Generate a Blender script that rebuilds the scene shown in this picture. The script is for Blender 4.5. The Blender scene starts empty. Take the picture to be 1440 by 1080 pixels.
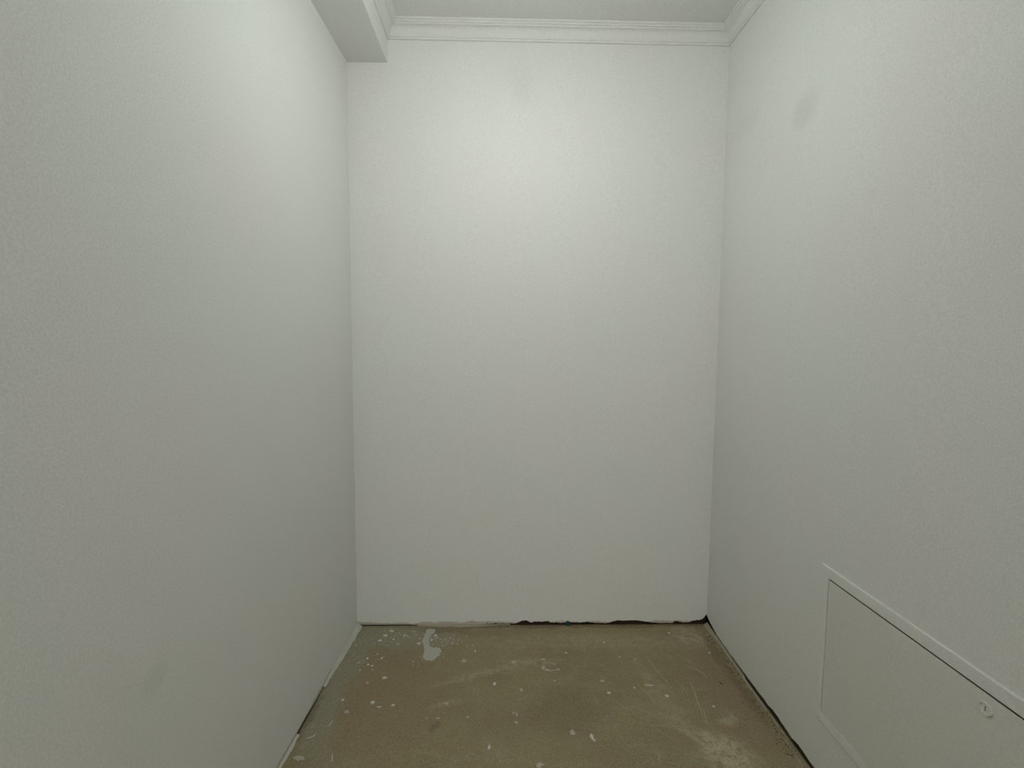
import bpy, bmesh, math, random
from mathutils import Vector, Matrix, noise

# ---------------------------------------------------------------- scene, camera, world, exposure
scene = bpy.context.scene
C = scene.collection
scene.view_settings.view_transform = 'Standard'
scene.view_settings.look = 'None'
scene.view_settings.gamma = 1.0
scene.view_settings.use_curve_mapping = False
scene.view_settings.exposure = 0.0

FOCAL_PX = 690.0
EYE = 1.27
PITCH = math.atan(55.0 / FOCAL_PX)          # looking slightly down
ROLL = math.radians(0.4)
cam_data = bpy.data.cameras.new('camera')
cam_data.sensor_fit = 'HORIZONTAL'
cam_data.sensor_width = 36.0
cam_data.lens = 36.0 * FOCAL_PX / 1440.0
cam_data.clip_start = 0.02
cam = bpy.data.objects.new('camera', cam_data)
C.objects.link(cam)
right = Vector((1, 0, 0)); up = Vector((0, math.sin(PITCH), math.cos(PITCH)))
fwd = Vector((0, math.cos(PITCH), -math.sin(PITCH)))
r2 = right * math.cos(ROLL) + up * math.sin(ROLL)
u2 = up * math.cos(ROLL) - right * math.sin(ROLL)
m = Matrix((r2, u2, -fwd)).transposed().to_4x4()
m.translation = Vector((0, 0, EYE))
cam.matrix_world = m
scene.camera = cam

world = bpy.data.worlds.new('world'); scene.world = world
world.use_nodes = True
world.node_tree.nodes['Background'].inputs[0].default_value = (0.02, 0.02, 0.02, 1)
world.node_tree.nodes['Background'].inputs[1].default_value = 0.0

# the bulb that hangs just out of the top of the frame (built further down)
LAMP_X, LAMP_Y = 0.04, 1.38
LAMP_CORD = 0.19                            # free length of the flex
LAMP_COLOR = (0.945, 1.0, 0.955)
LAMP_STRENGTH = 375.0
# and the unseen globe added behind the camera to brighten the back wall
REAR_X, REAR_Y = 0.10, -2.8
REAR_COLOR = (1.0, 1.0, 0.95)
REAR_STRENGTH = 30.0

# room dimensions, metres
H = 2.585                                    # ceiling
Y_FRONT = -0.55                              # unseen wall behind the camera, with an added doorway
Y_ADDED_HALL = -3.4                                # far end of the added hall beyond it
ADDED_DOORWAY = (-0.32, 0.54, 2.50)                # left, right, height of the opening, shaped for the rear light
BL = Vector((-0.692, 2.126)); BR = Vector((0.901, 2.160))     # back corners in plan
FL = Vector((-0.690, Y_FRONT)); FR = Vector((0.901 + 0.0169 * (2.16 - Y_FRONT), Y_FRONT))
SOFFIT_Z = 2.430
SOFFIT_B = Vector((-0.524, 2.1296)); SOFFIT_F = Vector((-0.524 + 0.03 * (2.13 - Y_FRONT), Y_FRONT))
random.seed(7)

# measured positions on the floor and along the foot of the back wall (metres)
SPILL = [[-0.3764, 2.1142], [-0.3303, 2.1148], [-0.3396, 2.0841], [-0.3546, 2.0484], [-0.3493, 1.9972], [-0.3338, 1.9645], [-0.2908, 1.965], [-0.2804, 1.9385], [-0.2921, 1.9074], [-0.3098, 1.8771], [-0.3351, 1.8768], [-0.3578, 1.8965], [-0.3546, 1.9325], [-0.3675, 1.9859], [-0.3803, 2.0193], [-0.376, 2.0717]]
SPOTS = [[-0.1447, 1.9453, 0.0033, 0.0074, 1], [-0.1867, 1.8854, 0.0095, 0.01, 0], [-0.0575, 1.7504, 0.0059, 0.0087, 1], [-0.4792, 1.7786, 0.0084, 0.0071, 1], [-0.4876, 1.6488, 0.0078, 0.0078, 1], [-0.4583, 1.6277, 0.0099, 0.003, 1], [-0.4114, 1.6357, 0.0061, 0.0046, 1], [-0.5214, 1.8967, 0.0045, 0.0051, 1], [-0.5784, 1.8941, 0.0045, 0.005, 1], [-0.5444, 1.922, 0.0039, 0.0042, 1], [-0.6051, 1.867, 0.0031, 0.0049, 1], [-0.5637, 1.8548, 0.0057, 0.0048, 1], [-0.5461, 1.8482, 0.0056, 0.0048, 1], [-0.5859, 1.8213, 0.0036, 0.0037, 1], [-0.5643, 1.6043, 0.0093, 0.0067, 0], [-0.2455, 1.5784, 0.007, 0.0035, 0], [-0.2815, 1.578, 0.0032, 0.0032, 0], [-0.1434, 1.5829, 0.0048, 0.0043, 0], [-0.0645, 1.4572, 0.005, 0.008, 1], [-0.2235, 1.6483, 0.0096, 0.0061, 0], [-0.6431, 1.4124, 0.0169, 0.0105, 0], [-0.5972, 1.6602, 0.0051, 0.0055, 1], [-0.5359, 1.7498, 0.0065, 0.0044, 0], [-0.5453, 2.0519, 0.0103, 0.0083, 1], [-0.5596, 2.0149, 0.0095, 0.0068, 1], [-0.5259, 2.0855, 0.0105, 0.0073, 1], [-0.4757, 1.9902, 0.0087, 0.0066, 0], [-0.4626, 2.0529, 0.0055, 0.0094, 1], [-0.3897, 1.9967, 0.0081, 0.0078, 1], [-0.328, 2.0545, 0.0069, 0.0071, 1], [-0.3399, 2.022, 0.0047, 0.008, 1], [-0.2453, 2.0006, 0.0054, 0.0078, 0], [-0.5039, 2.0235, 0.0048, 0.0046, 1], [-0.4271, 2.0831, 0.0077, 0.0048, 0], [-0.6546, 1.9826, 0.0047, 0.0044, 0], [0.0122, 1.8806, 0.0096, 0.0079, 0], [0.1361, 1.8969, 0.0077, 0.0071, 0], [0.043, 1.7199, 0.0076, 0.0076, 0], [0.1701, 1.7702, 0.0072, 0.0035, 0], [0.0134, 1.6053, 0.0044, 0.0044, 0], [0.0254, 1.5981, 0.0049, 0.0073, 0], [0.0229, 1.5611, 0.007, 0.0056, 0], [0.2082, 1.5187, 0.0115, 0.0106, 0], [0.2681, 1.5029, 0.0067, 0.013, 1], [0.2742, 1.4869, 0.004, 0.0051, 1], [0.092, 1.3928, 0.0125, 0.0079, 0], [0.3633, 1.7049, 0.0064, 0.005, 1], [0.5211, 1.7468, 0.0196, 0.0069, 0], [0.5722, 1.6923, 0.0075, 0.0065, 1], [0.7226, 1.6419, 0.0051, 0.0047, 1], [0.4029, 2.0137, 0.0041, 0.0045, 1], [0.2324, 1.939, 0.0053, 0.0042, 1], [0.4491, 1.9145, 0.0052, 0.0052, 0], [0.5084, 1.903, 0.0045, 0.004, 0], [0.3507, 1.772, 0.0084, 0.0062, 0], [0.4642, 1.7326, 0.0029, 0.0042, 1], [0.7059, 2.0846, 0.005, 0.0048, 1], [0.8292, 1.9457, 0.0046, 0.0042, 1], [0.1753, 1.8676, 0.0076, 0.0039, 0]]
SMEAR = [[0.127, 1.8526], [0.1383, 1.8336], [0.1564, 1.8273], [0.193, 1.8342]]
SHAV = [[[-0.6052, 1.5382], [-0.6006, 1.5471], [-0.5982, 1.5624]], [[-0.6559, 1.4871], [-0.6377, 1.4949], [-0.6347, 1.5066]], [[-0.5502, 1.4308], [-0.5453, 1.4132], [-0.5424, 1.3989]]]
SCR = [[[0.6988, 1.8732], [0.7415, 1.8353], [0.7606, 1.7896]], [[0.6873, 1.7799], [0.68, 1.7113], [0.6702, 1.6323], [0.6614, 1.5669]], [[0.5494, 1.552], [0.5702, 1.5352], [0.5993, 1.5288]], [[0.5599, 1.9219], [0.5723, 1.8525], [0.6035, 1.7357]], [[-0.0162, 2.0292], [0.0246, 1.9992]], [[0.6814, 1.6325], [0.6666, 1.56]]]
SPLINTER = [[0.7934, 1.7673], [0.803, 1.7518]]
PROF = [[-0.696, 0.0235], [-0.687, 0.0101], [-0.671, 0.0033], [-0.611, 0.0013], [-0.514, 0.0001], [-0.409, -0.0012], [-0.251, -0.0007], [-0.148, 0.0011], [-0.122, 0.0034], [-0.072, 0.0065], [-0.018, 0.0052], [0.026, 0.0059], [0.05, 0.016], [0.069, 0.0223], [0.082, 0.0138], [0.095, 0.009], [0.108, 0.0143], [0.144, 0.0128], [0.17, 0.0167], [0.188, 0.0095], [0.231, 0.0069], [0.251, 0.0102], [0.261, 0.0169], [0.27, 0.0101], [0.316, 0.0085], [0.358, 0.0116], [0.391, 0.0061], [0.449, 0.0051], [0.466, 0.0124], [0.485, 0.0171], [0.528, 0.0169], [0.577, 0.0176], [0.61, 0.0137], [0.633, 0.0089], [0.687, 0.0038], [0.745, 0.0042], [0.751, 0.0144], [0.771, 0.0109], [0.794, 0.0056], [0.817, 0.0072], [0.836, 0.0139], [0.853, 0.0176], [0.869, 0.0172], [0.882, 0.0239], [0.891, 0.0324], [0.898, 0.0425]]

# ---------------------------------------------------------------- helpers
def link(name, me, mat=None, parent=None):
    o = bpy.data.objects.new(name, me)
    C.objects.link(o)
    if mat is not None: me.materials.append(mat)
    if parent is not None: o.parent = parent
    return o
def from_bm(name, bm, mat, parent=None, smooth=False):
    bmesh.ops.recalc_face_normals(bm, faces=bm.faces[:])
    me = bpy.data.meshes.new(name); bm.to_mesh(me); bm.free()
    if smooth:
        for p in me.polygons: p.use_smooth = True
    return link(name, me, mat, parent)
def structure(o):
    o['kind'] = 'structure'; return o
def tag(o, label, cat, group=None):
    o['label'] = label; o['category'] = cat
    if group: o['group'] = group
    return o
def add_box(bm, lo, hi):
    x0, y0, z0 = lo; x1, y1, z1 = hi
    v = [bm.verts.new(p) for p in ((x0,y0,z0),(x1,y0,z0),(x1,y1,z0),(x0,y1,z0),(x0,y0,z1),(x1,y0,z1),(x1,y1,z1),(x0,y1,z1))]
    for f in ((0,3,2,1),(4,5,6,7),(0,1,5,4),(1,2,6,5),(2,3,7,6),(3,0,4,7)):
        bm.faces.new([v[i] for i in f])
def interp(table, x):
    if x <= table[0][0]: return table[0][1]
    for (a, va), (b, vb) in zip(table, table[1:]):
        if x <= b: return va + (vb - va) * (x - a) / (b - a)
    return table[-1][1]

# ---------------------------------------------------------------- materials
class Nodes:
    def __init__(self, name):
        self.mat = bpy.data.materials.new(name); self.mat.use_nodes = True
        self.nt = self.mat.node_tree; self.bsdf = self.nt.nodes['Principled BSDF']
        g = self.nt.nodes.new('ShaderNodeNewGeometry'); self.pos = g.outputs['Position']
    def n(self, t, **kw):
        x = self.nt.nodes.new(t)
        for k, v in kw.items(): setattr(x, k, v)
        return x
    def put(self, sock, v):
        if isinstance(v, bpy.types.NodeSocket): self.nt.links.new(v, sock)
        elif isinstance(v, (tuple, list)) and len(v) == 3 and sock.type == 'RGBA': sock.default_value = (*v, 1)
        else: sock.default_value = v
    def math(self, op, a, b=0.0, c=0.0, clamp=False):
        x = self.n('ShaderNodeMath', operation=op, use_clamp=clamp)
        for i, v in enumerate((a, b, c)): self.put(x.inputs[i], v)
        return x.outputs[0]
    def noise(self, scale, detail=3.0, rough=0.55, vec=None, dist=0.0, color=False):
        x = self.n('ShaderNodeTexNoise')
        self.put(x.inputs['Vector'], vec or self.pos)
        x.inputs['Scale'].default_value = scale; x.inputs['Detail'].default_value = detail
        x.inputs['Roughness'].default_value = rough; x.inputs['Distortion'].default_value = dist
        return x.outputs['Color' if color else 'Fac']
    def ramp(self, v, a, b, lo=0.0, hi=1.0):
        x = self.n('ShaderNodeMapRange', interpolation_type='SMOOTHSTEP')
        self.put(x.inputs['Value'], v)
        for k, q in (('From Min', a), ('From Max', b), ('To Min', lo), ('To Max', hi)): x.inputs[k].default_value = q
        return x.outputs['Result']
    def mix(self, fac, a, b, mode='MIX'):
        x = self.n('ShaderNodeMix', data_type='RGBA', blend_type=mode)
        self.put(x.inputs['Factor'], fac); self.put(x.inputs['A'], a) if False else None
        self.put(x.inputs[6], a); self.put(x.inputs[7], b)
        return x.outputs[2]
    def warp(self, amount, scale, detail=3.0):
        c = self.noise(scale, detail, color=True)
        s = self.n('ShaderNodeVectorMath', operation='SUBTRACT'); self.put(s.inputs[0], c); s.inputs[1].default_value = (0.5, 0.5, 0.5)
        k = self.n('ShaderNodeVectorMath', operation='SCALE'); self.put(k.inputs[0], s.outputs[0]); k.inputs['Scale'].default_value = amount
        a = self.n('ShaderNodeVectorMath', operation='ADD'); self.put(a.inputs[0], self.pos); self.put(a.inputs[1], k.outputs[0])
        return a.outputs[0]
    def blob(self, vec, centre, radii, rot=0.0, soft=0.5):
        """soft-edged ellipsoid mask round a point of the room"""
        mp = self.n('ShaderNodeMapping', vector_type='TEXTURE'); self.put(mp.inputs['Vector'], vec)
        mp.inputs['Location'].default_value = centre; mp.inputs['Scale'].default_value = radii
        mp.inputs['Rotation'].default_value = (0, 0, rot)
        l = self.n('ShaderNodeVectorMath', operation='LENGTH'); self.put(l.inputs[0], mp.outputs[0])
        return self.ramp(l.outputs['Value'], 1.0 + soft, 1.0 - soft)
    def bump(self, h, strength, dist):
        b = self.n('ShaderNodeBump'); self.put(b.inputs['Height'], h)
        b.inputs['Strength'].default_value = strength; b.inputs['Distance'].default_value = dist
        self.put(self.bsdf.inputs['Normal'], b.outputs[0])
    def done(self, color, rough=0.8, spec=0.3):
        self.put(self.bsdf.inputs['Base Color'], color); self.put(self.bsdf.inputs['Roughness'], rough)
        self.bsdf.inputs['Specular IOR Level'].default_value = spec
        return self.mat

WALL = (0.86, 0.86, 0.84)
def paint_material(name, grey_patches=(), bare_edge=False, rough=0.75, WALL=WALL):
    N = Nodes(name)
    mott = N.ramp(N.noise(2.2, 1), 0.35, 0.65)
    col = N.mix(mott, (WALL[0]*0.985, WALL[1]*1.0, WALL[2]*0.985), (WALL[0]*1.0, WALL[1]*0.99, WALL[2]*1.0))
    roller = N.noise(230, 2, 0.7)
    col = N.mix(N.ramp(roller, 0.25, 0.75), N.mix(1.0, col, (0.90, 0.90, 0.90), 'MULTIPLY'), N.mix(1.0, col, (1.02, 1.02, 1.02), 'MULTIPLY'))
    for c, r, k, tint in grey_patches:
        col = N.mix(N.math('MULTIPLY', N.blob(N.pos, c, r, soft=0.55), k), col, tint)
    if bare_edge:
        sep = N.n('ShaderNodeSeparateXYZ'); N.put(sep.inputs[0], N.pos)
        z = N.math('ADD', sep.outputs['Z'], N.math('MULTIPLY', N.math('SUBTRACT', N.noise(18, 4), 0.5), 0.03))
        col = N.mix(N.ramp(z, 0.017, 0.009, 0, 0.75), col, (0.47, 0.41, 0.33))
        specks = N.math('MULTIPLY', N.ramp(N.noise(70, 2), 0.70, 0.74), N.ramp(z, 0.03, 0.012))
        col = N.mix(specks, col, (0.16, 0.11, 0.07))
    N.bump(roller, 0.13, 0.004)
    return N.done(col, rough, 0.25)
GREY_PATCH = (0.60, 0.61, 0.57)  # tint of the faint grey patches mixed into the wall colour
M = {}
M['wall'] = paint_material('white_wall_paint')
M['wall_foot'] = paint_material('white_wall_paint_bare_edge', bare_edge=True)
M['wall_right'] = paint_material('white_wall_paint_right', [((0.911, 1.60, 2.008), (0.06, 0.062, 0.050), 0.30, GREY_PATCH),
                                 ((0.905, 1.99, 2.13), (0.06, 0.10, 0.045), 0.13, GREY_PATCH)])
M['wall_left'] = paint_material('white_wall_paint_left', [((-0.691, 0.905, 0.619), (0.06, 0.03, 0.026), 0.22, GREY_PATCH)])
M['ceiling'] = paint_material('white_ceiling_paint')
M['cornice'] = M['ceiling']
M['hatch_frame'] = paint_material('white_hatch_frame_paint')
M['hatch'] = paint_material('white_hatch_paint', rough=0.6, WALL=(0.80, 0.80, 0.75))

def plain(name, color, rough=0.7, var=0.12, scale=60, bump=0.0, spec=0.3):
    N = Nodes(name)
    f = N.noise(scale, 4)
    col = N.mix(f, tuple(c*(1-var) for c in color), tuple(min(1, c*(1+var)) for c in color))
    if bump: N.bump(f, bump, 0.003)
    return N.done(col, rough, spec)
M['filler'] = plain('wall_filler', (0.58, 0.57, 0.52), 0.85, 0.2, 90, 0.5)
M['dirty_filler'] = plain('dirty_filler', (0.40, 0.365, 0.285), 0.9, 0.35, 130, 0.7)
M['spot'] = plain('dried_white_paint', (0.66, 0.64, 0.57), 0.7, 0.12, 150, 0.3)
M['faint_spot'] = plain('thin_white_paint', (0.50, 0.46, 0.38), 0.8, 0.2, 260, 0.2)
M['spill'] = plain('dried_plaster_spill', (0.52, 0.50, 0.45), 0.8, 0.18, 120, 0.5)
M['scratch'] = plain('pale_scratch', (0.46, 0.42, 0.32), 0.85, 0.3, 200)
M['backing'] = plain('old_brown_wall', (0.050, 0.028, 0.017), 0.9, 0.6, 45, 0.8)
M['dirt'] = plain('brown_dirt', (0.085, 0.058, 0.036), 0.9, 0.4, 80)
M['teal'] = plain('teal_plastic', (0.035, 0.085, 0.095), 0.5, 0.2, 90)
M['splinter'] = plain('dark_wood', (0.05, 0.032, 0.02), 0.8, 0.3, 90)
M['shaving'] = plain('white_shaving', (0.72, 0.70, 0.62), 0.6, 0.08, 90)
M['groove'] = plain('housing_and_joint_shade', (0.03, 0.028, 0.022), 0.8, 0.2, 40)  # dark colour of the housing and of the painted joint shade
M['slot'] = plain('lock_slot', (0.30, 0.30, 0.27), 0.6, 0.1, 40)
M['lamp_base'] = plain('white_lamp_plastic', (0.8, 0.8, 0.78), 0.4, 0.03, 20)

def floor_material():
    N = Nodes('bare_screed')
    w = N.warp(0.16, 7, 3)
    w2 = N.warp(0.07, 22, 2)
    red = (0.312, 0.240, 0.146); olive = (0.318, 0.266, 0.150); grey = (0.367, 0.337, 0.235); green = (0.326, 0.303, 0.218)
    col = N.mix(N.ramp(N.noise(3.0, 4), 0.40, 0.62), olive, (0.296, 0.240, 0.142))
    mot = N.noise(11, 4, 0.7)
    col = N.mix(N.ramp(mot, 0.52, 0.78, 0, 0.55), col, grey)
    col = N.mix(N.ramp(mot, 0.46, 0.25, 0, 0.55), col, (0.235, 0.188, 0.110))
    # trowel drags: long streaks
    mp = N.n('ShaderNodeMapping'); N.put(mp.inputs['Vector'], w); mp.inputs['Rotation'].default_value = (0, 0, 0.5); mp.inputs['Scale'].default_value = (1.2, 7, 1)
    st = N.ramp(N.noise(3.2, 4, 0.65, mp.outputs[0]), 0.42, 0.75)
    col = N.mix(N.math('MULTIPLY', st, 0.35), col, grey)
    col = N.mix(N.math('MULTIPLY', N.blob(w, (-0.45, 1.66, 0), (0.20, 0.22, 1), 0.0, 0.5), 0.75), col, red)
    col = N.mix(N.math('MULTIPLY', N.blob(w, (0.80, 1.72, 0), (0.07, 0.26, 1), 0.0, 0.6), 0.55), col, (0.302, 0.227, 0.144))
    # grey-green skim of plaster dust towards the left corner and along the left wall
    for c, r, ro, k in (((-0.56, 2.04, 0), (0.20, 0.10, 1), 0.1, 0.8), ((-0.655, 1.82, 0), (0.075, 0.26, 1), 0.0, 0.85),
                        ((-0.655, 1.60, 0), (0.055, 0.14, 1), 0.0, 0.8), ((-0.62, 1.44, 0), (0.06, 0.12, 1), 0.3, 0.5), ((-0.36, 2.03, 0), (0.15, 0.08, 1), 0.0, 0.6)):
        col = N.mix(N.math('MULTIPLY', N.blob(w, c, r, ro, 0.4), k), col, green)
    # pale dusty band and rubbed patches
    tex = N.ramp(N.noise(38, 4, 0.7), 0.30, 0.62)
    for c, r, ro, k in (((-0.13, 1.80, 0), (0.16, 0.018, 1), 0.40, 0.32), ((-0.23, 1.645, 0), (0.07, 0.015, 1), 0.3, 0.3),
                        ((0.68, 1.44, 0), (0.075, 0.075, 1), 0.0, 0.7), ((0.60, 1.53, 0), (0.10, 0.025, 1), -0.6, 0.3), ((0.55, 1.72, 0), (0.03, 0.22, 1), 0.25, 0.18),
                        ((0.75, 1.58, 0), (0.03, 0.03, 1), 0.3, 0.5), ((0.33, 2.02, 0), (0.45, 0.05, 1), 0.0, 0.20), ((0.80, 2.06, 0), (0.08, 0.07, 1), 0.0, 0.40),
                        ((0.10, 1.88, 0), (0.10, 0.02, 1), 0.1, 0.30)):
        col = N.mix(N.math('MULTIPLY', N.math('MULTIPLY', N.blob(w2, c, r, ro, 0.55), tex), k), col, (0.583, 0.526, 0.366))
    # darker strips along the wall feet and a few darker patches
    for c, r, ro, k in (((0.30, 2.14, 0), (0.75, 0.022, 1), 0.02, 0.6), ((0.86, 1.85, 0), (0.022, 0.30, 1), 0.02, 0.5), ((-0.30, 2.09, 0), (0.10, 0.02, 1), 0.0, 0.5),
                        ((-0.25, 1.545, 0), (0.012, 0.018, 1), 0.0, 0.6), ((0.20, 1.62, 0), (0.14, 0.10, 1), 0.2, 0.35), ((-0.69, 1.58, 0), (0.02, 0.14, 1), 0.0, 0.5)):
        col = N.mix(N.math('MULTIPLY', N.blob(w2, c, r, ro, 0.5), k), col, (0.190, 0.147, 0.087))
    grain = N.ramp(N.noise(210, 3, 0.75), 0.28, 0.72)
    col = N.mix(grain, N.mix(1.0, col, (0.74, 0.74, 0.74), 'MULTIPLY'), N.mix(1.0, col, (1.22, 1.22, 1.22), 'MULTIPLY'))
    flecks = N.ramp(N.noise(150, 2, 0.6), 0.70, 0.76)
    col = N.mix(N.math('MULTIPLY', flecks, 0.45), col, (0.540, 0.504, 0.396))
    dark = N.ramp(N.noise(115, 2, 0.6, w2), 0.70, 0.76)
    col = N.mix(N.math('MULTIPLY', dark, 0.45), col, (0.151, 0.116, 0.070))
    # floor painted dark in the wall gaps, standing in for their shade
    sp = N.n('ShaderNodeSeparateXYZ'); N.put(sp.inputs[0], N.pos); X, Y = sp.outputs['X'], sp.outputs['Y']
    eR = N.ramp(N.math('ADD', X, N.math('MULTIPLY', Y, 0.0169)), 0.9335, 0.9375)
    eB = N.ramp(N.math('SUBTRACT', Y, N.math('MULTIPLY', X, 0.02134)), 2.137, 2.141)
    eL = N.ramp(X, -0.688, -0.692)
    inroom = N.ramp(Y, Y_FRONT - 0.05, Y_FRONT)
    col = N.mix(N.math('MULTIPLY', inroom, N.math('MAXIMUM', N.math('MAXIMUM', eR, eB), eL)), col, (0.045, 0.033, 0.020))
    hgt = N.math('ADD', N.math('MULTIPLY', N.noise(14, 3, 0.6), 1.0), N.math('MULTIPLY', N.noise(210, 2, 0.7), 0.35))
    N.bump(hgt, 0.35, 0.006)
    return N.done(col, 0.75, 0.3)
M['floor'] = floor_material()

# ---------------------------------------------------------------- room shell
T = 0.12
def slab_wall(name, a, b, inward, profile, mat, top, hole=None, step=0.006):
    """plaster wall from plan point a to b; ragged lower edge profile(u) in metres above the floor; optional rectangular hole (u0,u1,z0,z1)"""
    bm = bmesh.new()
    d = (b - a); L = d.length; d.normalize()
    out = -inward
    ZF = 0.06
    def at(u, z, back=False):
        p = a + d * u + (out * T if back else Vector((0, 0)))
        return bm.verts.new((p.x, p.y, z))
    # foot: fine columns that follow the ragged edge
    n = int(L / step); prev = None
    for i in range(n + 1):
        u = L * i / n; z0 = max(0.0004, profile(u))
        cur = (at(u, z0), at(u, ZF), at(u, ZF, True), at(u, z0, True))
        if prev:
            bm.faces.new((prev[0], cur[0], cur[1], prev[1]))
            bm.faces.new((prev[3], prev[2], cur[2], cur[3]))
            bm.faces.new((prev[0], prev[3], cur[3], cur[0]))
        if i in (0, n): bm.faces.new(cur)
        prev = cur
    # wall above: large panels round the opening
    us = [0.0] + ([hole[0], hole[1]] if hole else []) + [L]
    zl = [ZF] + ([hole[2], hole[3]] if hole else []) + [top]
    fr = [[at(u, z) for z in zl] for u in us]; bk = [[at(u, z, True) for z in zl] for u in us]
    for i in range(len(us) - 1):
        for k in range(len(zl) - 1):
            if hole and i == 1 and k == 1: continue
            bm.faces.new((fr[i][k], fr[i + 1][k], fr[i + 1][k + 1], fr[i][k + 1]))
            bm.faces.new((bk[i][k], bk[i][k + 1], bk[i + 1][k + 1], bk[i + 1][k]))
        bm.faces.new((fr[i][-1], fr[i + 1][-1], bk[i + 1][-1], bk[i][-1]))
    for e in (0, -1):
        for k in range(len(zl) - 1): bm.faces.new((fr[e][k], fr[e][k + 1], bk[e][k + 1], bk[e][k]))
    if hole:
        for k in (1, 2): bm.faces.new((fr[1][k], fr[2][k], bk[2][k], bk[1][k]))
        for q in (1, 2): bm.faces.new((fr[q][1], fr[q][2], bk[q][2], bk[q][1]))
    o = structure(from_bm(name, bm, mat))
    o.data.materials.append(M['wall_foot'])
    for p in o.data.polygons:
        if p.center.z < 0.06: p.material_index = 1
    return o

def rag(u, amp, seed, s=60):
    return amp * (noise.noise(Vector((u * s, seed, 0))) + 0.6 * noise.noise(Vector((u * s * 3.1, seed, 5))))

dB = (BR - BL).normalized(); inB = Vector((dB.y, -dB.x))
def prof_back(u):
    x = BL.x + dB.x * u
    g = max(0.0028, interp(PROF, x))
    if x > -0.12: g += rag(u, 0.0028, 3.0)
    elif x > -0.45: g = 0.0016 + rag(u, 0.001, 2)
    return max(0.0012, g)
wall_back = slab_wall('wall_back', BL, BR, inB, prof_back, M['wall'], H, step=0.004)

PR = [(1.388, 0.011), (1.42, 0.014), (1.455, 0.017), (1.49, 0.008), (1.52, 0.010), (1.56, 0.015), (1.60, 0.018), (1.63, 0.011), (1.76, 0.009), (1.95, 0.006), (2.03, 0.009), (2.07, 0.016), (2.12, 0.026), (2.16, 0.040)]
dR = (FR - BR).normalized(); inR = Vector((dR.y, -dR.x))
def prof_right(u):
    y = BR.y + dR.y * u
    return max(0.002, interp(PR, y) + rag(u, 0.0025, 9.0, 40))
HATCH = (BR.y - 1.357, BR.y - 0.757, 0.207, 0.609)      # u0, u1, z0, z1 of the opening
wall_right = slab_wall('wall_right', BR, FR, inR, prof_right, M['wall_right'], H, hole=HATCH)

PL = [(1.38, 0.002), (1.42, 0.0012), (1.48, 0.004), (1.53, 0.007), (1.58, 0.006), (1.64, 0.0025), (1.72, 0.0015), (1.9, 0.0015), (2.12, 0.004)]
dL = (FL - BL).normalized(); inL = Vector((-dL.y, dL.x))
def prof_left(u):
    y = BL.y + dL.y * u
    return max(0.0008, interp(PL, y) + rag(u, 0.001, 4.0, 30))
wall_left = slab_wall('wall_left', BL, FL, inL, prof_left, M['wall_left'], H)

# unseen wall behind the camera; doorway and hall added to shape rear light
def boxes(name, bs, mat):
    bm = bmesh.new()
    for lo, hi in bs: add_box(bm, lo, hi)
    return structure(from_bm(name, bm, mat))
d0, d1, dh = ADDED_DOORWAY
HX0, HX1 = -1.3, 1.5
boxes('wall_front', [((HX0, Y_FRONT - T, 0.002), (d0, Y_FRONT, H)), ((d1, Y_FRONT - T, 0.002), (HX1, Y_FRONT, H)), ((d0, Y_FRONT - T, dh), (d1, Y_FRONT, H))], M['wall'])
boxes('wall_added_hall_left', [((HX0 - T, Y_ADDED_HALL, 0.002), (HX0, Y_FRONT - T, H))], M['wall'])
boxes('wall_added_hall_right', [((HX1, Y_ADDED_HALL, 0.002), (HX1 + T, Y_FRONT - T, H))], M['wall'])
boxes('wall_added_hall_end', [((HX0 - T, Y_ADDED_HALL - T, 0.002), (HX1 + T, Y_ADDED_HALL, H))], M['wall'])

# old dark wall seen in the gap below the plaster edge
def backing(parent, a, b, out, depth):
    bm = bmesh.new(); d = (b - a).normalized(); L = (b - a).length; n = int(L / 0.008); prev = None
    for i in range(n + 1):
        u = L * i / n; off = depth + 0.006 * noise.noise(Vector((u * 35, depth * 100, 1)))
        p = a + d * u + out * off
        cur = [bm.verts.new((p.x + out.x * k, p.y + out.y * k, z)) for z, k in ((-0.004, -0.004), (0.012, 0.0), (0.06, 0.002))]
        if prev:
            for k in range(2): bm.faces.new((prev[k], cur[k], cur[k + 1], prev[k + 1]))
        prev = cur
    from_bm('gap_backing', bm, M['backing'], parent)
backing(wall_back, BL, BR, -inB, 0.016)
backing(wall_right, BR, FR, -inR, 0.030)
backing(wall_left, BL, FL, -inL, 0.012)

# floor: gently uneven screed
bm = bmesh.new()
x0, x1, y0, y1 = -0.83, 1.08, Y_FRONT - T, 2.30
nx, ny = 140, 220
def floor_z(x, y):
    return 0.0016 * noise.noise(Vector((x * 5, y * 5, 0))) + 0.0008 * noise.noise(Vector((x * 22, y * 22, 3))) - 0.0012
grid = [[bm.verts.new((x0 + (x1 - x0) * i / nx, y0 + (y1 - y0) * j / ny, 0)) for i in range(nx + 1)] for j in range(ny + 1)]
for row in grid:
    for v in row: v.co.z = floor_z(v.co.x, v.co.y)
for j in range(ny):
    for i in range(nx): bm.faces.new((grid[j][i], grid[j][i + 1], grid[j + 1][i + 1], grid[j + 1][i]))
add_box(bm, (HX0 - T, Y_ADDED_HALL - T, -0.05), (HX1 + T, y0, -0.0014))
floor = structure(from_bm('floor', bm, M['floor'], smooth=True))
floor.data.materials.append(plain('unseen_screed', (0.305, 0.252, 0.147), 0.8, 0.15, 9))
for p in floor.data.polygons:
    if p.center.y < 0.3: p.material_index = 1

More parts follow.
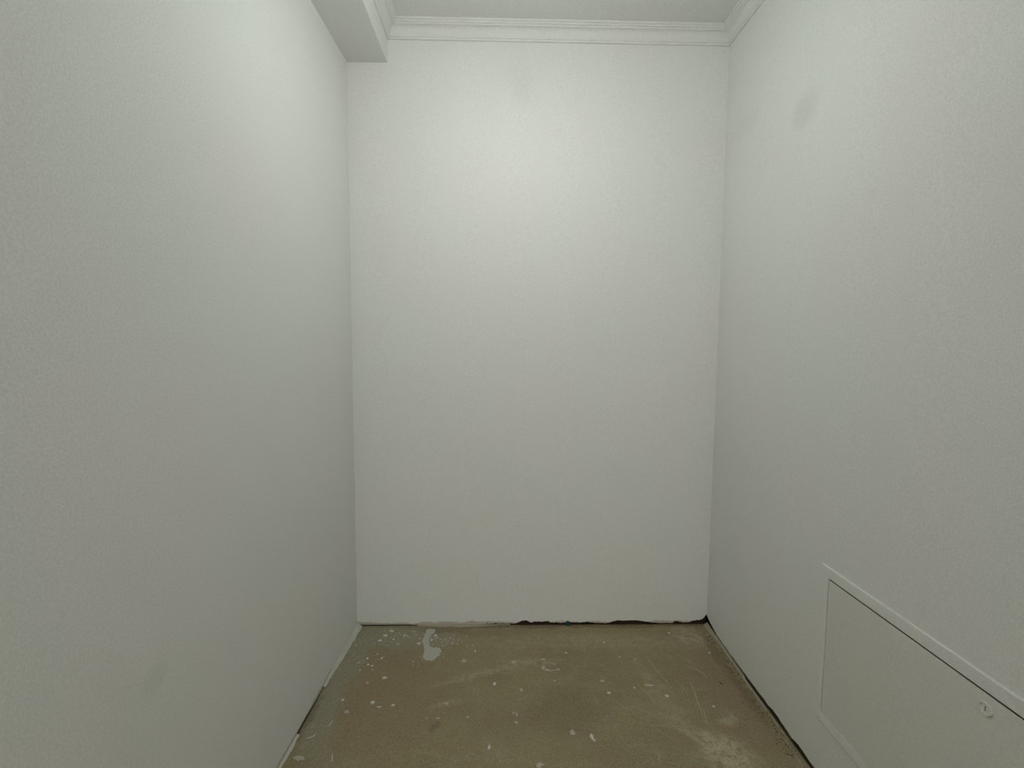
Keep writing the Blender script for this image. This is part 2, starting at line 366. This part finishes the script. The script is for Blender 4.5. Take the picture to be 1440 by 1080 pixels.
# ceiling slab with the boxed-in soffit along the left wall
bm = bmesh.new()
add_box(bm, (x0, y0, H), (x1, y1, H + 0.12))
add_box(bm, (HX0 - T, Y_ADDED_HALL - T, H), (HX1 + T, y0, H + 0.12))
ceiling = structure(from_bm('ceiling', bm, M['ceiling']))
bm = bmesh.new()
pts = [(-0.70, SOFFIT_F.y), (SOFFIT_F.x, SOFFIT_F.y), (SOFFIT_B.x, SOFFIT_B.y + 0.005), (-0.70, SOFFIT_B.y + 0.005)]
lo = [bm.verts.new((*p, SOFFIT_Z)) for p in pts]; hi = [bm.verts.new((*p, H)) for p in pts]
bm.faces.new(lo); bm.faces.new(hi)
for i in range(4): bm.faces.new((lo[i], lo[(i + 1) % 4], hi[(i + 1) % 4], hi[i]))
edge = [e for e in bm.edges if abs(e.verts[0].co.z - SOFFIT_Z) < 1e-5 and abs(e.verts[1].co.z - SOFFIT_Z) < 1e-5 and e.verts[0].co.x > -0.6 and e.verts[1].co.x > -0.6]
bmesh.ops.bevel(bm, geom=edge, offset=0.004, segments=3, profile=0.5, affect='EDGES')
from_bm('soffit', bm, M['ceiling'], ceiling)

# moulded cornice: stepped fillets above and below a cove
prof = [(0, -0.064), (0.006, -0.064), (0.008, -0.061), (0.008, -0.057), (0.011, -0.056), (0.013, -0.053), (0.013, -0.049)]
for i in range(9):
    t = i / 8 * math.pi / 2
    prof.append((0.032 - 0.018 * math.cos(t), -0.047 + 0.026 * math.sin(t)))
prof += [(0.034, -0.0205), (0.036, -0.019), (0.036, -0.015), (0.041, -0.014), (0.042, -0.012), (0.042, -0.008), (0.047, -0.007), (0.048, -0.005), (0.048, 0.0)]
def mitre(prev, p, nxt):
    """offset direction at a path corner so that the profile keeps its depth on both sides (room on the right of the path)"""
    ns = []
    for a, b in ((prev, p), (p, nxt)):
        if a is None or b is None: continue
        d = (b - a).normalized(); ns.append(Vector((d.y, -d.x)))
    if len(ns) == 1: return ns[0]
    s = ns[0] + ns[1]; return s / (s.dot(ns[0]))
path = [SOFFIT_F, SOFFIT_B, BR, FR]
for k in range(3):
    bm = bmesh.new()
    ends = []
    for q in (k, k + 1):
        mt = mitre(path[q - 1] if q > 0 else None, path[q], path[q + 1] if q < 3 else None)
        ends.append((path[q], mt))
    n = 60; prev = None
    for i in range(n + 1):
        t = i / n; cur = []
        for dd, z in prof:
            pa = ends[0][0] + ends[0][1] * dd; pb = ends[1][0] + ends[1][1] * dd
            p = pa.lerp(pb, t)
            wob = 0.0001 * noise.noise(Vector((p.x * 9, p.y * 9, z * 40)))
            cur.append(bm.verts.new((p.x, p.y, H + z + wob * (0 if z == 0 else 1))))
        if prev:
            for j in range(len(prof) - 1): bm.faces.new((prev[j], prev[j + 1], cur[j + 1], cur[j]))
        prev = cur
    structure(from_bm('trim_%d' % (k + 1), bm, M['cornice']))

# ---------------------------------------------------------------- lamps (one above the frame, one added unseen behind the camera)
def lathe(name, pts, mat, parent, n=32):
    bm = bmesh.new(); rings = []
    for r, z in pts:
        rings.append([bm.verts.new((0, 0, z))] if r == 0 else [bm.verts.new((r * math.cos(2*math.pi*i/n), r * math.sin(2*math.pi*i/n), z)) for i in range(n)])
    for a, b in zip(rings, rings[1:]):
        for i in range(n):
            j = (i + 1) % n
            if len(a) == 1: bm.faces.new((a[0], b[j], b[i]))
            elif len(b) == 1: bm.faces.new((a[i], a[j], b[0]))
            else: bm.faces.new((a[i], a[j], b[j], b[i]))
    return from_bm(name, bm, mat, parent, smooth=True)
def lit(name, color, strength):
    N = Nodes(name)
    N.bsdf.inputs['Base Color'].default_value = (0.8, 0.8, 0.8, 1)
    N.bsdf.inputs['Emission Color'].default_value = (*color, 1)
    N.bsdf.inputs['Emission Strength'].default_value = strength
    return N.mat
def make_bulb():
    root = bpy.data.objects.new('pendant_bulb', None); C.objects.link(root); root.location = (LAMP_X, LAMP_Y, H)
    tag(root, 'bare lit bulb on a short white cord hanging from the ceiling', 'lamp')
    lathe('ceiling_rose', [(0, 0), (0.036, 0), (0.038, -0.003), (0.034, -0.014), (0.016, -0.022), (0, -0.022)], M['lamp_base'], root)
    k = 0.02 - LAMP_CORD
    lathe('cord', [(0.003, -0.020), (0.003, k - 0.025)], M['lamp_base'], root, 10)
    lathe('socket', [(0, k - 0.020), (0.012, k - 0.020), (0.018, k - 0.027), (0.019, k - 0.063), (0.017, k - 0.065), (0, k - 0.065)], M['lamp_base'], root)
    lathe('bulb_neck', [(0.0135, k - 0.063), (0.016, k - 0.073), (0.024, k - 0.095), (0.0295, k - 0.115), (0.0295, k - 0.117)], M['lamp_base'], root)
    dome = [(0.0295, k - 0.117)] + [(0.030 * math.cos(t), k - 0.119 - 0.030 * math.sin(t)) for t in [math.pi / 2 * q / 5 for q in range(6)]]
    dome[-1] = (0, dome[-1][1])
    lathe('bulb_dome', dome, lit('lit_bulb', LAMP_COLOR, LAMP_STRENGTH), root, 16)
def make_fill_globe():
    root = bpy.data.objects.new('fill_globe', None); C.objects.link(root); root.location = (REAR_X, REAR_Y, H)
    tag(root, 'large white globe added unseen behind the camera to brighten the back wall', 'lamp')
    lathe('ceiling_plate', [(0, 0), (0.06, 0), (0.062, -0.004), (0.055, -0.03), (0.012, -0.035), (0.012, -0.12), (0, -0.12)], M['lamp_base'], root)
    g = [(0.24 * math.sin(t), -0.35 + 0.24 * math.cos(t)) for t in [0.1 + (math.pi - 0.1) * k / 11 for k in range(12)]]
    g[-1] = (0, g[-1][1])
    lathe('globe', g, lit('fill_globe_glow', REAR_COLOR, REAR_STRENGTH), root, 20)
make_bulb(); make_fill_globe()

# ---------------------------------------------------------------- access hatch on the right wall
hatch = bpy.data.objects.new('access_hatch', None); C.objects.link(hatch)
tag(hatch, 'white painted access hatch with narrow frame set low in the right wall', 'hatch')
hu0, hu1, hz0, hz1 = HATCH
org = BR + dR * ((hu0 + hu1) / 2)
hatch.matrix_world = Matrix(((dR.x, inR.x, 0, org.x), (dR.y, inR.y, 0, org.y), (0, 0, 1, (hz0 + hz1) / 2), (0, 0, 0, 1)))
# local frame: +x along the wall towards the camera, +y out of the wall into the room
hw, hh = (hu1 - hu0) / 2, (hz1 - hz0) / 2
FW, PROUD = 0.032, 0.0042
def bevelled_box(name, lo, hi, mat, parent, off=0.0015, seg=2):
    bm = bmesh.new(); add_box(bm, lo, hi)
    bmesh.ops.bevel(bm, geom=bm.edges[:], offset=off, segments=seg, profile=0.5, affect='EDGES')
    return from_bm(name, bm, mat, parent)
# one-piece mitred frame
bm = bmesh.new()
outer = [(-hw - FW, -hh - FW), (hw + FW, -hh - FW), (hw + FW, hh + FW), (-hw - FW, hh + FW)]
b = 0.0028
sections = [(0.0, 0.0), (0.0, PROUD - b), (b * 0.3, PROUD - b * 0.35), (b, PROUD), (FW - 0.002, PROUD), (FW - 0.0006, PROUD - 0.0008), (FW - 0.0006, -0.03)]
rings = []
for s, yy in sections:
    rings.append([bm.verts.new((x - math.copysign(s, x), yy, z - math.copysign(s, z))) for x, z in outer])
for ra, rb in zip(rings, rings[1:]):
    for i in range(4): bm.faces.new((ra[i], ra[(i + 1) % 4], rb[(i + 1) % 4], rb[i]))
from_bm('frame', bm, M['hatch_frame'], hatch)
# door leaf; it hangs a little low, so the joint is widest along the top
door = bevelled_box('door', (-hw + 0.0018, -0.012, -hh + 0.0010), (hw - 0.0018, PROUD - 0.0003, hh - 0.0046), M['hatch'], hatch, 0.0008)
bm = bmesh.new()
ring = [(-hw, -hh), (hw, -hh), (hw, hh), (-hw, hh)]; rr = []
for s_, yy in ((0.0, PROUD - 0.0042), (0.0065, PROUD - 0.0042), (0.0065, -0.014), (0.0, -0.014)):
    rr.append([bm.verts.new((x - math.copysign(s_, x), yy, z - math.copysign(s_, z))) for x, z in ring])
for ra, rb in zip(rr, rr[1:] + rr[:1]):
    for i in range(4): bm.faces.new((ra[i], ra[(i + 1) % 4], rb[(i + 1) % 4], rb[i]))
from_bm('joint_shade', bm, M['groove'], hatch)  # dark strip added inside the door joint to deepen its shade
bevelled_box('housing', (-hw - 0.004, -0.10, -hh - 0.004), (hw + 0.004, -0.035, hh + 0.004), M['groove'], hatch)
# round lock in the door leaf
lock = bpy.data.objects.new('lock', None)
LU, LZ = (BR.y - 0.894) - (hu0 + hu1) / 2, 0.577 - (hz0 + hz1) / 2
bm = bmesh.new(); n = 32
pr = [(0.0135, -0.002), (0.0135, 0.0020), (0.0126, 0.0034), (0.0100, 0.0034), (0.0090, 0.0014), (0.0, 0.0014)]
rings = []
for r, yy in pr:
    rings.append([bm.verts.new((0, yy, 0))] if r == 0 else [bm.verts.new((r * math.cos(2*math.pi*i/n), yy, r * math.sin(2*math.pi*i/n))) for i in range(n)])
for ra, rb in zip(rings, rings[1:]):
    for i in range(n):
        j = (i + 1) % n
        bm.faces.new((ra[i], ra[j], rb[0]) if len(rb) == 1 else (ra[i], ra[j], rb[j], rb[i]))
bpy.data.objects.remove(lock)
lock = from_bm('lock', bm, M['hatch'], door)
lock.location = (LU, PROUD - 0.0003, LZ)
s = bevelled_box('key_slot', (LU - 0.0012, PROUD + 0.0004, LZ - 0.0052), (LU + 0.0012, PROUD + 0.0016, LZ + 0.0052), M['slot'], door, 0.0003, 1)

# ---------------------------------------------------------------- filler and plaster at the foot of the walls
def ribbon(name, pts, mat, parent, height=0.003):
    """pts: list of (xa, ya, za, xb, yb, zb): a raised irregular strip between two edges, rounded over"""
    bm = bmesh.new(); prev = None
    for xa, ya, za, xb, yb, zb in pts:
        a, c = Vector((xa, ya, za)), Vector((xb, yb, zb)); cur = []
        for i in range(6):
            t = i / 5; p = a.lerp(c, t); p.z += height * math.sin(math.pi * t) * (0.8 + 0.6 * noise.noise(p * 60))
            cur.append(bm.verts.new(p))
        if prev:
            for i in range(5): bm.faces.new((prev[i], prev[i + 1], cur[i + 1], cur[i]))
        prev = cur
    return from_bm(name, bm, mat, parent, smooth=True)
def line(n, f): return [f(i / (n - 1)) for i in range(n)]

def fill_left(t):
    y = 2.122 - t * 0.40
    wv = interp([(0, 0.024), (0.25, 0.021), (0.6, 0.016), (0.85, 0.010), (1, 0.006)], t) + 0.004 * noise.noise(Vector((y * 25, 0, 0)))
    return (-0.6925, y, 0.006 + 0.010 * (1 - t), -0.6915 + wv, y + 0.002, -0.002)
ribbon('filler_strip', line(70, fill_left), M['filler'], wall_left, 0.0025)
def ridge_left(t):
    y = 1.50 - t * 0.35
    wv = 0.010 + 0.005 * noise.noise(Vector((y * 30, 2, 0)))
    return (-0.6915, y, 0.004, -0.6915 + wv, y, -0.002)
ribbon('filler_strip', line(60, ridge_left), M['filler'], wall_left, 0.002)
def fill_back(t):
    x = -0.42 + t * 0.42
    wv = 0.012 * math.sin(math.pi * min(1, 0.12 + t * 0.88)) + 0.004 * noise.noise(Vector((x * 30, 4, 0)))
    yb = BL.y + (x - BL.x) * dB.y / dB.x
    return (x, yb + 0.004, 0.0012, x, yb - 0.002 - max(0.001, wv), -0.002)
ribbon('filler_strip', line(70, fill_back), M['dirty_filler'], wall_back, 0.0015)
def fill_corner(t):
    y = 2.150 - t * 0.36
    xw = 0.901 + 0.0169 * (2.16 - y)
    wv = interp([(0, 0.016), (0.15, 0.017), (0.3, 0.010), (0.6, 0.009), (1, 0.007)], t) + 0.004 * noise.noise(Vector((y * 30, 7, 0)))
    return (xw - 0.001, y, 0.010 * (1 - t) ** 2 + 0.002, xw - wv - 0.002, y, -0.002)
ribbon('filler_strip', line(70, fill_corner), M['dirty_filler'], wall_right, 0.002)
def ridge_right(t):
    y = 1.80 - t * 0.30
    xw = 0.901 + 0.0169 * (2.16 - y)
    o = 0.006 + 0.003 * noise.noise(Vector((y * 26, 9, 0)))
    return (xw - o, y, -0.001, xw - o - 0.006, y, -0.002)
ribbon('filler_strip', line(60, ridge_right), M['faint_spot'], wall_right, 0.002)
def ridge_right2(t):
    y = 1.50 - t * 0.16
    xw = 0.901 + 0.0169 * (2.16 - y)
    o = 0.012 + 0.012 * t + 0.003 * noise.noise(Vector((y * 26, 11, 0)))
    return (xw - o, y, -0.001, xw - o - 0.007, y, -0.002)
ribbon('filler_strip', line(40, ridge_right2), M['dirty_filler'], wall_right, 0.002)

# ---------------------------------------------------------------- paint spots, plaster spill, scratches on the floor
def patch(name, outline, h, mat, parent):
    """flat dried drop with a rounded rim"""
    bm = bmesh.new()
    cx = sum(p[0] for p in outline) / len(outline); cy = sum(p[1] for p in outline) / len(outline)
    z = floor_z(cx, cy)
    r0 = [bm.verts.new((x, y, floor_z(x, y) - 0.0006)) for x, y in outline]
    r1 = [bm.verts.new((cx + (x - cx) * 0.86, cy + (y - cy) * 0.86, floor_z(x, y) + h)) for x, y in outline]
    k = len(outline)
    for i in range(k): bm.faces.new((r0[i], r0[(i + 1) % k], r1[(i + 1) % k], r1[i]))
    f = bm.faces.new(r1)
    bmesh.ops.triangulate(bm, faces=[f])
    return from_bm(name, bm, mat, parent)
def drop(cx, cy, rx, ry, k=12, rough=0.35):
    ph = random.random() * 9; out = []
    for i in range(k):
        a = 2 * math.pi * i / k
        q = 1 + rough * noise.noise(Vector((math.cos(a) * 1.6 + ph, math.sin(a) * 1.6, ph)))
        out.append((cx + rx * q * math.cos(a), cy + ry * q * math.sin(a)))
    return out
def smooth_closed(pts, n=3):
    for _ in range(n - 1):
        pts = [q for i in range(len(pts)) for q in ((tuple(0.75 * a + 0.25 * b for a, b in zip(pts[i], pts[(i + 1) % len(pts)]))), (tuple(0.25 * a + 0.75 * b for a, b in zip(pts[i], pts[(i + 1) % len(pts)]))))]
    return pts
sp = smooth_closed(SPILL, 3)
sp = smooth_closed(sp, 2)
sp = [(x + 0.006 * noise.noise(Vector((x * 90, y * 90, 0))), y + 0.007 * noise.noise(Vector((x * 90, y * 90, 8)))) for x, y in sp]
patch('plaster_spill', sp, 0.0012, M['spill'], floor)
for x, y, rx, ry, bright in SPOTS:
    patch('paint_spot', drop(x, y, rx, ry, 12 if bright else 18, 0.45 if bright else 0.9), 0.0016 if bright else 0.0005, M['spot'] if bright else M['faint_spot'], floor)

def stroke(name, pts, width, mat, parent, z=0.0006, samples=16):
    """thin tapered flat stroke along a smooth path"""
    P = [Vector((*p, 0)) for p in pts]; bm = bmesh.new(); prev = None; n = samples
    for i in range(n + 1):
        t = i / n * (len(P) - 1); k = min(int(t), len(P) - 2); f = t - k
        p0 = P[max(k - 1, 0)]; p1 = P[k]; p2 = P[k + 1]; p3 = P[min(k + 2, len(P) - 1)]
        p = 0.5 * ((2*p1) + (p2 - p0) * f + (2*p0 - 5*p1 + 4*p2 - p3) * f*f + (3*p1 - p0 - 3*p2 + p3) * f*f*f)
        d = (p2 - p1).normalized(); nn = Vector((-d.y, d.x, 0)); wv = width * (0.25 + 0.75 * math.sin(math.pi * i / n))
        cur = [bm.verts.new((p.x + nn.x * wv * s, p.y + nn.y * wv * s, floor_z(p.x, p.y) + (z if s == 0 else -0.0002))) for s in (-0.5, 0, 0.5)]
        if prev:
            for j in range(2): bm.faces.new((prev[j], prev[j + 1], cur[j + 1], cur[j]))
        prev = cur
    return from_bm(name, bm, mat, parent)
for x, y, rx, ry in ((0.131, 1.846, 0.008, 0.010), (0.145, 1.832, 0.009, 0.006), (0.190, 1.836, 0.010, 0.004)):
    patch('paint_spot', drop(x, y, rx, ry, 16, 0.9), 0.0006, M['faint_spot'], floor)
stroke('paint_smear', SMEAR, 0.008, M['faint_spot'], floor, 0.001)
for p in SCR: stroke('scratch', p, 0.0042, M['scratch'], floor, 0.0004)
for i in range(26):
    # fine sweeping scratches on the right half of the floor
    x = random.uniform(0.30, 0.78); y = random.uniform(1.42, 2.02); a = random.gauss(-1.0, 0.5); l = random.uniform(0.04, 0.14)
    bx, by = x + l * math.cos(a), y + l * math.sin(a)
    if bx > 0.85 or by < 1.36: continue
    c = random.uniform(-0.012, 0.012)
    stroke('scratch', [(x, y), ((x + bx) / 2 - c * math.sin(a), (y + by) / 2 + c * math.cos(a)), (bx, by)], 0.0022, M['scratch'], floor, 0.0003)

# countless fine splashes, as one part of the floor
def splashes(name, spots, mat, h=0.0007):
    bm = bmesh.new()
    for x, y, r in spots:
        o = drop(x, y, r, r * random.uniform(0.7, 1.2), 7, 0.5)
        z = floor_z(x, y)
        ring = [bm.verts.new((a, b, z - 0.0005)) for a, b in o]; c = bm.verts.new((x, y, z + h))
        for i in range(7): bm.faces.new((ring[i], ring[(i + 1) % 7], c))
    o = from_bm(name, bm, mat, floor); o['kind'] = 'stuff'; return o
pts = []
for cx, cy, sx, sy, n in ((-0.50, 2.04, 0.075, 0.03, 130), (-0.30, 2.02, 0.05, 0.03, 90), (-0.56, 1.87, 0.05, 0.05, 35), (-0.20, 2.00, 0.08, 0.04, 30), (-0.35, 1.89, 0.05, 0.02, 30)):
    pts += [(random.gauss(cx, sx), random.gauss(cy, sy), abs(random.gauss(0, 0.0018)) + 0.0012) for _ in range(n)]
pts += [(random.uniform(-0.66, 0.86), random.uniform(1.3, 2.1), abs(random.gauss(0, 0.0009)) + 0.0008) for _ in range(150)]
splashes('fine_splashes', [p for p in pts if -0.675 < p[0] < 0.88 and p[1] < 2.115], M['spot'])
pts = []
for _ in range(260):
    t = random.random(); y = 2.10 - t * 0.72
    pts.append((0.901 + 0.0169 * (2.16 - y) - 0.012 - abs(random.gauss(0, 0.022)), y, random.uniform(0.001, 0.0034)))
for _ in range(200):
    x = random.uniform(-0.35, 0.88); pts.append((x, BL.y + (x - BL.x) * dB.y / dB.x - abs(random.gauss(0, 0.012)) - 0.002, random.uniform(0.001, 0.0030)))
splashes('dirt_crumbs', pts, M['dirt'], 0.0016)

# jagged flakes of old brown render standing in the gap under the back wall
for i, (x, w, hgt) in enumerate(((0.07, 0.03, 0.016), (0.10, 0.022, 0.010), (0.165, 0.03, 0.010), (0.40, 0.03, 0.006), (0.51, 0.045, 0.010), (0.565, 0.04, 0.009), (0.60, 0.03, 0.009), (0.76, 0.03, 0.008), (0.84, 0.03, 0.010))):
    bm = bmesh.new(); yb = BL.y + (x - BL.x) * dB.y / dB.x + 0.003
    k = 6; lo = []; hi = []
    for j in range(k):
        xx = x - w / 2 + w * j / (k - 1); top = hgt * (0.35 + 0.65 * math.sin(math.pi * (j + 0.3) / k)) * random.uniform(0.7, 1.0)
        off = random.uniform(-0.002, 0.002)
        lo.append((bm.verts.new((xx, yb + off, -0.003)), bm.verts.new((xx, yb + off + 0.004, -0.003))))
        hi.append((bm.verts.new((xx, yb + off + 0.001, top)), bm.verts.new((xx, yb + off + 0.004, top))))
    for j in range(k - 1):
        bm.faces.new((lo[j][0], lo[j+1][0], hi[j+1][0], hi[j][0])); bm.faces.new((lo[j][1], hi[j][1], hi[j+1][1], lo[j+1][1]))
        bm.faces.new((hi[j][0], hi[j+1][0], hi[j+1][1], hi[j][1]))
    for j in (0, k - 1): bm.faces.new((lo[j][0], lo[j][1], hi[j][1], hi[j][0]))
    from_bm('render_flake', bm, M['backing'], wall_back)

# ---------------------------------------------------------------- small loose things on the floor
def curl(name, pts, r, lift, mat, label, cat, group=None):
    """thin round-bodied sliver lying on the floor along a smooth bent path, pointed at both ends"""
    P = [Vector((*p, 0)) for p in pts]; mid = P[len(P) // 2]; base = Vector((mid.x, mid.y, floor_z(mid.x, mid.y)))
    bm = bmesh.new(); prev = None; n = 14
    for i in range(n + 1):
        t = i / n * (len(P) - 1); k = min(int(t), len(P) - 2); f = t - k
        p0 = P[max(k - 1, 0)]; p1 = P[k]; p2 = P[k + 1]; p3 = P[min(k + 2, len(P) - 1)]
        p = 0.5 * ((2*p1) + (p2 - p0) * f + (2*p0 - 5*p1 + 4*p2 - p3) * f*f + (3*p1 - p0 - 3*p2 + p3) * f*f*f)
        d = (p2 - p1).normalized(); nn = Vector((-d.y, d.x, 0)); s = math.sin(math.pi * (0.06 + 0.88 * i / n)); q = r * (0.3 + 0.7 * s)
        z = floor_z(p.x, p.y) + q * 0.7 + lift * abs(i / n - 0.5) * 2
        cur = [bm.verts.new(Vector((p.x, p.y, z)) - base + nn * q * math.cos(a) + Vector((0, 0, 0.7 * q * math.sin(a)))) for a in [2 * math.pi * j / 8 for j in range(8)]]
        if prev:
            for j in range(8): bm.faces.new((prev[j], prev[(j + 1) % 8], cur[(j + 1) % 8], cur[j]))
        else: bm.faces.new(cur)
        prev = cur
    bm.faces.new(prev)
    o = from_bm(name, bm, mat, smooth=True); o.location = base
    return tag(o, label, cat, group)
curl('white_shaving', SHAV[0], 0.0017, 0.0008, M['shaving'], 'short straight white shaving on the floor, farthest of the three from the camera', 'shaving', 'white shavings by the left wall')
curl('white_shaving', SHAV[1], 0.0015, 0.0008, M['shaving'], 'hooked white shaving on the floor, closest to the left wall', 'shaving', 'white shavings by the left wall')
curl('white_shaving', SHAV[2], 0.0011, 0.0005, M['shaving'], 'hair-thin white shaving on the floor, nearest the bottom of the picture', 'shaving', 'white shavings by the left wall')
curl('wood_splinter', SPLINTER, 0.0018, 0.0, M['splinter'], 'small dark splinter lying on the floor near the right wall', 'splinter')
# scrap of teal plastic stuck out of the gap: a crumpled bent sheet
bm = bmesh.new(); cols = 5; rows = 4; g = []
for j in range(rows):
    g.append([bm.verts.new(((i / (cols - 1) - 0.5) * 0.026 + 0.003 * random.uniform(-1, 1), -0.016 * j / (rows - 1) + 0.002 * random.uniform(-1, 1), 0.010 * (1 - j / (rows - 1)) + 0.0008 + 0.002 * random.random())) for i in range(cols)])
for j in range(rows - 1):
    for i in range(cols - 1): bm.faces.new((g[j][i], g[j][i + 1], g[j + 1][i + 1], g[j + 1][i]))
bmesh.ops.solidify(bm, geom=bm.faces[:], thickness=0.001)
o = from_bm('plastic_scrap', bm, M['teal']); o.location = (0.258, 2.150, 0.0)
tag(o, 'crumpled dark teal plastic scrap in the gap under the back wall', 'scrap')
